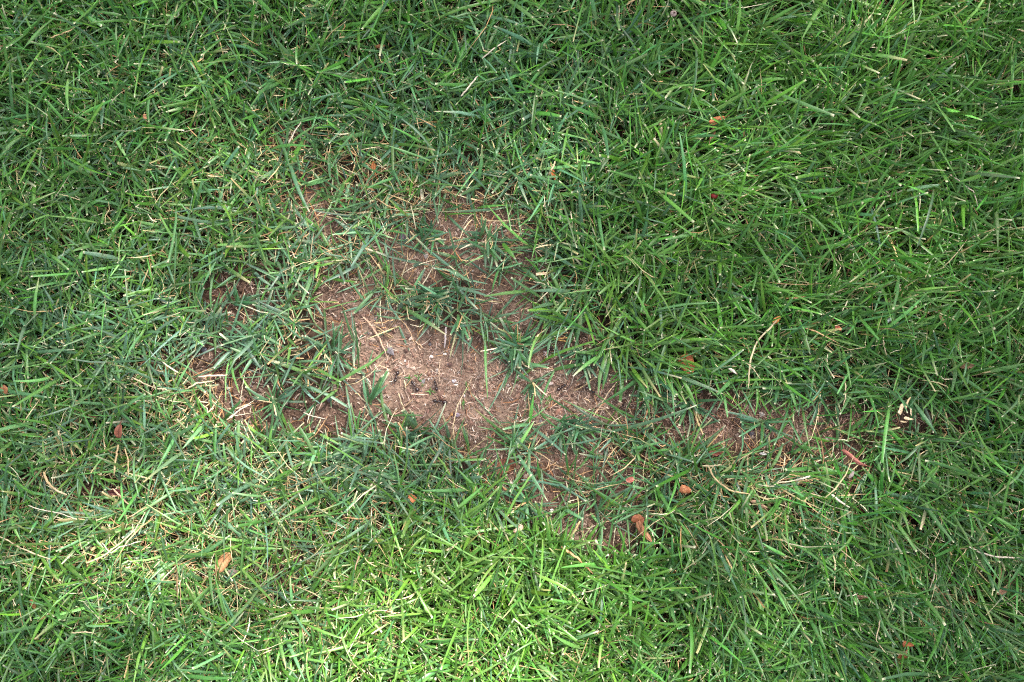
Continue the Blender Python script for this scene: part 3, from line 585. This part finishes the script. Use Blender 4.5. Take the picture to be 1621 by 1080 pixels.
# ------------------------------------------------------------------ straws: each a thing, with thickness
def spline(pts, n):
    p = np.array(pts, float); s = np.concatenate([[0], np.cumsum(np.linalg.norm(np.diff(p, axis=0), axis=1))]); t = np.linspace(0, s[-1], n)
    return np.stack([np.interp(t, s, p[:, i]) for i in range(p.shape[1])], 1)
def tube(P, rad, nseg=6, flat=.55, col=(1, 1, 1), r=None):
    P = np.array(P, float); K = len(P); T = np.gradient(P, axis=0); T /= np.linalg.norm(T, axis=1, keepdims=True) + 1e-12
    up = np.array([0, 0, 1.0]); s = np.cross(T, up); s /= np.linalg.norm(s, axis=1, keepdims=True) + 1e-12; nrm = np.cross(s, T)
    a = np.linspace(0, 2 * np.pi, nseg, endpoint=False)
    V = P[:, None, :] + s[:, None, :] * (np.cos(a)[None, :, None] * rad[:, None, None]) + nrm[:, None, :] * (np.sin(a)[None, :, None] * rad[:, None, None] * flat)
    F = []
    for k in range(K - 1):
        for j in range(nseg): F.append((k * nseg + j, k * nseg + (j + 1) % nseg, (k + 1) * nseg + (j + 1) % nseg, (k + 1) * nseg + j))
    V = V.reshape(-1, 3); C = np.repeat(np.broadcast_to(np.asarray(col, float), (K, 3)), nseg, 0)
    return V, np.array(F), C
for lab, pts, w, z, c in STRAWS:
    q = [(wx(p[0]), wy(p[1])) for p in pts]; q3 = [(a, b_, float(ground_z(np.array([a]), np.array([b_]))[0]) + z * .001 + (.006 if z > 12 else 0) + r2.normal(0, .0008 if z > 12 else .0003)) for a, b_ in q]
    P = spline(q3, 14); P[:, :2] += r2.normal(0, .00018, (14, 2))
    P[:, 2] += np.sin(np.linspace(0, 3.14, 14)) * (.002 if z > 12 else .0005)
    sc_ = 1.1125 / (1.1257 - z * .001)  # nothing: real size
    rad = w * .00043 * np.interp(np.linspace(0, 1, 14), [0, .1, .8, 1], [.7, 1, .85, .35]) * (1 + r2.normal(0, .08, 14))
    cc = np.array(c)[None, :] * np.exp(r2.normal(0, .12, (14, 1)))
    o0 = P[0].copy(); V, F, C = tube(P - o0, rad, 6, .45, cc)
    tag(obj('straw', make_mesh('straw', V, F, C, M_straw), loc=o0), lab, 'straw', 'single dry straws lying in the lawn and on the soil')
# ------------------------------------------------------------------ dead leaves and husks
def leaf_mesh(L, Wd, curl, shape, shred, c1, c2, r):
    nu, nv = 17, 11; u = np.linspace(0, 1, nu)[:, None]; v = np.linspace(-1, 1, nv)[None, :]
    if shape == 'broad': prof = np.interp(u, [0, .08, .3, .65, .9, 1], [.25, .62, 1, .95, .6, .18])
    elif shape == 'point': prof = np.interp(u, [0, .15, .45, .8, 1], [.35, .9, 1, .5, .05])
    else: prof = np.interp(u, [0, .05, .9, 1], [.75, 1, .95, .6])
    rag = np.interp(np.linspace(0, 1, nu), np.linspace(0, 1, 9), r.normal(0, 1, 9))[:, None]; rag2 = np.interp(np.linspace(0, 1, nu), np.linspace(0, 1, 9), r.normal(0, 1, 9))[:, None]
    edge = 1 + shred * .35 * np.where(v > 0, rag, rag2) * abs(v)
    half = Wd / 2 * prof * edge; s = half * v                         # arc length across
    k = curl * 2 / Wd; ang = s * k
    yy = np.sin(ang) / k; zz = (1 - np.cos(ang)) / k
    xx = (u - .5) * L + 0 * v + shred * .06 * L * np.sin(v * 5 + r.random() * 6) * (u - .5)
    tw = (u - .5) * r.normal(0, .7); y2 = yy * np.cos(tw) - zz * np.sin(tw); z2 = yy * np.sin(tw) + zz * np.cos(tw)
    z2 = z2 + L * .12 * np.sin(u * 3.1 + r.random() * 2) * r.choice([-1, 1])
    nzs = sum(a_ * np.sin(xx * f1 / L + p1) * np.sin(yy * f2 / Wd + p2) for a_, f1, p1, f2, p2 in [(.03, 11, r.random() * 6, 5, r.random() * 6), (.018, 23, r.random() * 6, 13, r.random() * 6)])
    z2 = z2 + nzs * Wd; y2 = y2 + L * .05 * np.sin(u * 4 + r.random() * 6)
    V = np.stack([xx, y2, z2], -1).reshape(-1, 3)
    i = (np.arange(nu - 1)[:, None] * nv + np.arange(nv - 1)[None, :]).ravel(); F = np.stack([i, i + nv, i + nv + 1, i + 1], 1)
    t = np.clip(.5 + .35 * np.sin(u * 7 + v * 3 + r.random() * 6) + r.normal(0, .18, (nu, nv)), 0, 1)[..., None]
    C = np.array(c1) * (1 - t) + np.array(c2) * t
    vein = (abs(v) < .1)[..., None] * 1.0 + (abs(((u * 6 + abs(v) * 1.5) % 1) - .5) < .12)[..., None] * .35
    C = C * (1 - .28 * np.clip(vein, 0, 1)); rim = (abs(v) > .95)[..., None]; C = np.where(rim, C * 1.35, C)
    return V, F, C.reshape(-1, 3), (xx, y2, z2)
for (nm, lab, cat, cx, cy, ln, wd, ang, curl, z, pitch, c1, c2, shape, shred) in LEAVES:
    if nm == 'husk_flake': ln *= .8; wd *= .72
    V, F, C, (xx, y2, z2) = leaf_mesh(ln * S * 1.05, wd * S * 1.15, curl * .75, shape, shred, c1, c2, r2)
    V[:, 2] -= V[:, 2].mean()
    if r2.random() < .55 or z < 6: V[:, 2] *= -1 
    me = make_mesh(nm, V, F, C, M_hull if nm != 'fallen_leaf' else M_leaf)
    gz = float(ground_z(np.array([wx(cx)]), np.array([wy(cy)]))[0])
    k = 1 - z * .001 / 1.1257
    ob = obj(nm, me, loc=(wx(cx) * k, wy(cy) * k, gz + z * .001 + (.007 if z > 12 else 0))); ob.rotation_euler = (r2.normal(0, .12), pitch, -R(ang))
    so = ob.modifiers.new('thickness', 'SOLIDIFY'); so.thickness = .0003
    grp = 'brown dead leaves lying in the lawn' if nm == 'fallen_leaf' else ('pale husk flakes in the lawn' if nm == 'husk_flake' else None)
    tag(ob, lab, cat, grp)
    if nm == 'fallen_leaf' and ln > 20:
        mid = V.reshape(17, 11, 3)[:, 5]; sg = np.sign(.5) * .0002
        st = np.concatenate([mid[::2] + [0, 0, .00025], [mid[-1] + [.0016, .0006, .0004], mid[-1] + [.0034, .0004, .001]]]) if shape == 'point' else np.concatenate([[mid[0] + [-.0034, .0005, .001]], mid[::2] + [0, 0, .00025]])
        Vv, Ff, Cc = tube(st, np.linspace(.00045, .00022, len(st)), 5, 1, np.array(c1) * .6)
        obj('stalk', make_mesh('stalk', Vv, Ff, Cc, M_leaf), ob)
# ------------------------------------------------------------------ nuts, berry, pebbles
def stone_mesh(rx, ry, rz, mat, r, rough=.12, col=(1, 1, 1), nu=14, nv=9):
    V = []; ph = r.random(6) * 6.28
    for i in range(nv + 1):
        t = math.pi * i / nv
        for j in range(nu):
            a = 2 * math.pi * j / nu; n_ = (math.sin(t) * math.cos(a), math.sin(t) * math.sin(a), math.cos(t))
            k = 1 + rough * (math.sin(3 * n_[0] + ph[0]) * math.sin(4 * n_[1] + ph[1]) + .6 * math.sin(7 * n_[2] + ph[2]) * math.sin(6 * n_[0] + ph[3]))
            V.append((n_[0] * rx * k, n_[1] * ry * k, n_[2] * rz * k))
    F = [(i * nu + j, i * nu + (j + 1) % nu, (i + 1) * nu + (j + 1) % nu, (i + 1) * nu + j) for i in range(nv) for j in range(nu)]
    C = np.array(col)[None, :] * np.exp(r.normal(0, .1, (len(V), 1)))
    return make_mesh('stone', V, F, C, mat)
ROUND = [
 ('nut','pinkish pale nut with a dark lower side in the grass at the top edge','nut',1067,20,5.5,5,4.5,23,(.62,.46,.44)),
 ('nut','grey pink nut in the right hand grass below the top right long blades','nut',1348,393,6,5,5,22,(.34,.25,.23)),
 ('nut','grey nut in a gap of the grass at the upper right','nut',1441,60,5,4,4,20,(.26,.2,.17)),
 ('berry','small dark red berry in the grass right of centre','berry',1131,310,6,5,5,24,(.16,.012,.012)),
 ('pebble','round pinkish pebble on thin soil right of the middle tuft','pebble',887,514,5,5,3,3,(.46,.34,.30)),
 ('pebble','flat pinkish chip above the round pebble','pebble',881,495,6,3.5,2,4,(.5,.36,.30)),
 ('pebble','white angular pebble in the upper middle of the bare soil','pebble',681,565,3.4,2.8,2,2,(.72,.62,.58)),
 ('pebble','small white pebble right of the angular white one','pebble',703,561,2.8,2.1,1.6,2,(.78,.76,.76)),
 ('pebble','pale lilac pebble at the right of the central bare soil','pebble',718,604,4,3,2,2,(.55,.5,.53)),
 ('pebble','cream oblong grain below the pale lilac pebble','pebble',721,610,3.2,1.7,1.4,2,(.80,.7,.6)),
 ('pebble','pinkish grain left of the orange straw and ants','pebble',660,636,3,2.4,1.6,2,(.58,.38,.28)),
 ('pebble','pale pebble at the left rim of the central bare soil','pebble',595,610,3,2.4,1.6,2,(.6,.45,.4)),
 ('pebble','grey blue pebble low in the central bare soil','pebble',723,658,4.4,3.6,2,2,(.3,.26,.33)),
 ('pebble','amber grain beside the grey blue pebble','pebble',714,657,2.4,2.8,1.6,2,(.6,.33,.12)),
 ('pebble','cream grain high on the bare soil by the fibre bundle','pebble',552,527,3.2,2.4,1.6,2,(.6,.42,.28)),
 ('pebble','pale pink grain near the upper tuft on the soil','pebble',624,516,2.8,2.4,1.6,2,(.55,.38,.34)),
 ('pebble','pale pink pebble at the top corner of the bare soil','pebble',564,459,4,3,2,3,(.52,.38,.32)),
 ('pebble','dark grey pebble in the dark soil hollow at the left','pebble',318,554,5,4.4,2.6,2,(.10,.10,.12)),
 ('pebble','dark blue grey pebble low in the left soil hollow','pebble',519,634,4.6,4.4,2.4,2,(.09,.09,.11)),
 ('pebble','grey pebble at the top left of the thin soil','pebble',638,373,8,6,3,3,(.17,.14,.16)),
 ('pebble','dark pebble at the lower end of the thatch strip','pebble',1194,687,4.6,5.5,2.6,3,(.10,.09,.11)),
 ('pebble','cream pebble in the small round bare spot','pebble',808,768,5.5,3.6,2.4,3,(.62,.56,.46)),
 ('pebble','small pinkish pebble in the small round bare spot','pebble',802,760,2.8,2.2,1.6,2,(.6,.38,.3)),
 ('pebble','white pebble in the thin soil right of the small round bare spot','pebble',874,812,3.4,4,2,3,(.62,.6,.54)),
 ('pebble','pale pebble in the litter at the right half of the bare soil','pebble',872,608,4.6,3,2,2,(.6,.48,.46)),
 ('pebble','grey flat pebble between two ants near the round pebble','pebble',864,560,4.4,4.8,1.6,2,(.42,.35,.37)),
 ('pebble','pale rounded grain in the litter left of the big straw','pebble',912,640,3,2.4,1.6,2,(.62,.44,.34)),
]
for nm, lab, cat, cx, cy, a_, b_, c_, z, col in ROUND:
    gz = float(ground_z(np.array([wx(cx)]), np.array([wy(cy)]))[0]); k = 1 - z * .001 / 1.1257
    M_ = M_hull if nm == 'nut' else M_litter
    if nm == 'berry': M_ = M_hull
    ob = obj(nm, stone_mesh(a_ * S, b_ * S, c_ * S, M_, r2, .12 if nm == 'pebble' else .04, col), loc=(wx(cx) * k, wy(cy) * k, gz + (z * .001 + .007 if z > 8 else c_ * S * .55)))
    ob.rotation_euler = (0, 0, r2.random() * .6 - .3); tag(ob, lab, cat, 'pebbles on the bare soil' if nm == 'pebble' else None)
    if nm == 'nut':
        V, F, C = tube([(0, 0, c_ * S * .8), (.0005, .0003, c_ * S * 1.35)], np.array([.0007, .0004]), 6, 1, (.2, .12, .1)); obj('stub', make_mesh('stub', V, F, C, M_hull), ob)
# ------------------------------------------------------------------ ants: one continuous body each
def ant_mesh(L, r):
    """heads along +X, body length L; origin under the thorax"""
    prof = [(-.50,.0,.17),(-.48,.05,.17),(-.42,.115,.18),(-.33,.155,.185),(-.24,.15,.18),(-.16,.10,.165),(-.115,.035,.15),(-.09,.03,.15),(-.07,.06,.17),(-.05,.03,.155),
            (-.02,.055,.16),(.05,.075,.175),(.13,.08,.185),(.19,.055,.18),(.225,.03,.175),(.25,.07,.175),(.31,.12,.17),(.38,.125,.165),(.44,.09,.155),(.485,.04,.15),(.50,.0,.15)]
    P = np.array([(x_ * L, 0, z_ * L) for x_, _, z_ in prof]); rad = np.array([max(q, .004) * L * 1.0 for _, q, _ in prof])
    parts = [tube(P, rad, 12, .88, (.01, .008, .008))]
    for sgn in (-1, 1):
        for bx_, fx, ln_ in ((.14, .34, .30), (.06, .03, .33), (-.02, -.32, .42)):
            j = r.normal(0, .03); b0 = np.array([bx_, sgn * .05, .15]); k1 = np.array([bx_ + fx * .45 + j, sgn * (.05 + ln_ * .55), .27]); k2 = np.array([bx_ + fx * .9, sgn * (.05 + ln_ * .95), .05]); k3 = np.array([bx_ + fx * 1.15, sgn * (.05 + ln_ * 1.12), .0])
            pts = spline([b0 * L, k1 * L, k2 * L, k3 * L], 9); parts.append(tube(pts, np.linspace(.020, .009, 9) * L, 6, 1, (.02, .01, .01)))
        a0 = np.array([.46, sgn * .04, .17]); a1 = np.array([.58, sgn * .16, .22]); a2 = np.array([.78, sgn * (.20 + r.normal(0, .04)), .15])
        parts.append(tube(spline([a0 * L, a1 * L, a2 * L], 7), np.linspace(.014, .011, 7) * L, 5, 1, (.02, .01, .01)))
        parts.append(tube(spline([np.array([.49, sgn * .03, .14]) * L, np.array([.55, sgn * .015, .13]) * L], 3), np.array([.02, .014, .006]) * L, 5, 1, (.02, .01, .01)))
    V, F, C = join(parts); return make_mesh('ant', V, F, C, M_ant)
ANTS = [  # gaster px, head px
 ((629,589),(624,604),'black ant heading down, uppermost left of the ants on the pale bare soil'),
 ((661,619),(651,605),'black ant heading up left between the tiny sprouts'),
 ((691,618),(687,604),'black ant heading up beside the little green sprout'),
 ((706,638),(686,635),'largest black ant, lying level below the other ants of the left cluster'),
 ((877,540),(863,539),'black ant heading left just under the bright orange straws'),
 ((868,554),(881,553),'black ant heading right beside the grey flat pebble'),
 ((883,618),(896,610),'black ant heading up right in the litter below the small tuft'),
 ((961,600),(947,608),'black ant heading down left where the long pale straw ends'),
 ((928,614),(941,622),'dark reddish ant heading down right beside a hanging blade'),
 ((925,594),(934,600),'small black ant heading down right above the thin pale straw'),
 ((346,586),(337,582),'small black ant in the dark soil hollow at the left'),
 ((653,600),(645,606),'faint small ant left of the ant between the sprouts')]
for g, h, lab in ANTS[:-1]:
    L = math.hypot(h[0] - g[0], h[1] - g[1]) * S * 1.12 + .0007
    cx, cy = (g[0] + h[0]) / 2, (g[1] + h[1]) / 2; gz = float(ground_z(np.array([wx(cx)]), np.array([wy(cy)]))[0])
    ob = obj('ant', ant_mesh(L, r2), loc=(wx(cx), wy(cy), gz + .0012)); ob.rotation_euler = (0, 0, math.atan2(-(h[1] - g[1]), h[0] - g[0]))
    tag(ob, lab, 'ant', 'black ants on the bare soil')
# ------------------------------------------------------------------ unseen tree added off view, crown thinned to shape the shade and sun fleck
def light_through(px, py):
    """share of the sun reaching each spot of the lawn"""
    t = .14 + .82 * np.exp(-(((px - 690) / 310) ** 2 + ((py - 1090) / 200) ** 2))
    t += .16 * np.exp(-((px - 330) / 330) ** 2 - ((py - 930) / 190) ** 2) + .20 * np.exp(-((px - 600) / 360) ** 2 - ((py - 620) / 200) ** 2)
    t += .05 * np.exp(-((px - 1400) / 330) ** 2 - ((py - 250) / 300) ** 2)
    return np.clip(t, .12, .98)
rt = np.random.default_rng(5)
sdv = np.array(sd); D = 9.0; NL = 85000; EXT = 2.2
lx = rt.uniform(-EXT, EXT, NL); ly = rt.uniform(-EXT, EXT, NL)
LS = .035; area = (2 * EXT) ** 2 * math.sin(SUN_EL); per_leaf = LS * LS * 1.0 * .5
need = -np.log(light_through(lx / S + 810.5, -ly / S + 540)) * area / per_leaf / NL
kk = rt.random(NL) < need; print('CROWN max need', need.max(), kk.sum())
lx, ly = lx[kk], ly[kk]; n = len(lx)
dist = D + rt.uniform(-.9, .9, n)
C0 = np.stack([lx, ly, 0 * lx], 1) + sdv[None, :] * dist[:, None]
q1 = rt.normal(0, 1, (n, 3)); q1 /= np.linalg.norm(q1, axis=1, keepdims=True); q2 = np.cross(q1, rt.normal(0, 1, (n, 3))); q2 /= np.linalg.norm(q2, axis=1, keepdims=True)
hw = LS * rt.uniform(.7, 1.2, n)[:, None]
V = np.stack([C0 - q1 * hw, C0 - q2 * hw * .55, C0 + q1 * hw, C0 + q2 * hw * .55], 1).reshape(-1, 3)
F = (np.arange(n) * 4)[:, None] + np.arange(4)[None, :]
tb = sdv * D * np.array([1, 1, 0]) + np.array([sdv[0], sdv[1], 0]) * 5.5
tree = link(bpy.data.objects.new('unseen_shade_tree', None)); tree.location = tb
tag(tree, 'unseen broadleaf tree added out of view, its crown shaped to shade the lawn', 'tree')
obj('crown', make_mesh('crown', V - tb, F, None, M_canopy, False), tree)
tp = sdv * D
V1 = tube(spline([(0, 0, -.2), (.1, .05, 3), (-.1, .1, 6), (-.4, -.3, 9.5)], 16), np.linspace(.24, .08, 16), 12, 1, (1, 1, 1))
obj('trunk', make_mesh('trunk', *V1, M_bark), tree)
for dx, dy in ((0, 0), (.9, -.5), (-.9, .6), (.4, .9)):
    e = tp - tb + np.array([dx, dy, .15])
    V1 = tube(spline([(-.05, .08, 4.6), tuple((tp - tb) * .5 + np.array([dx * .4, dy * .4, 3.0])), tuple(e)], 12), np.linspace(.07, .008, 12), 8, 1, (1, 1, 1))
    obj('limb', make_mesh('limb', *V1, M_bark), tree)
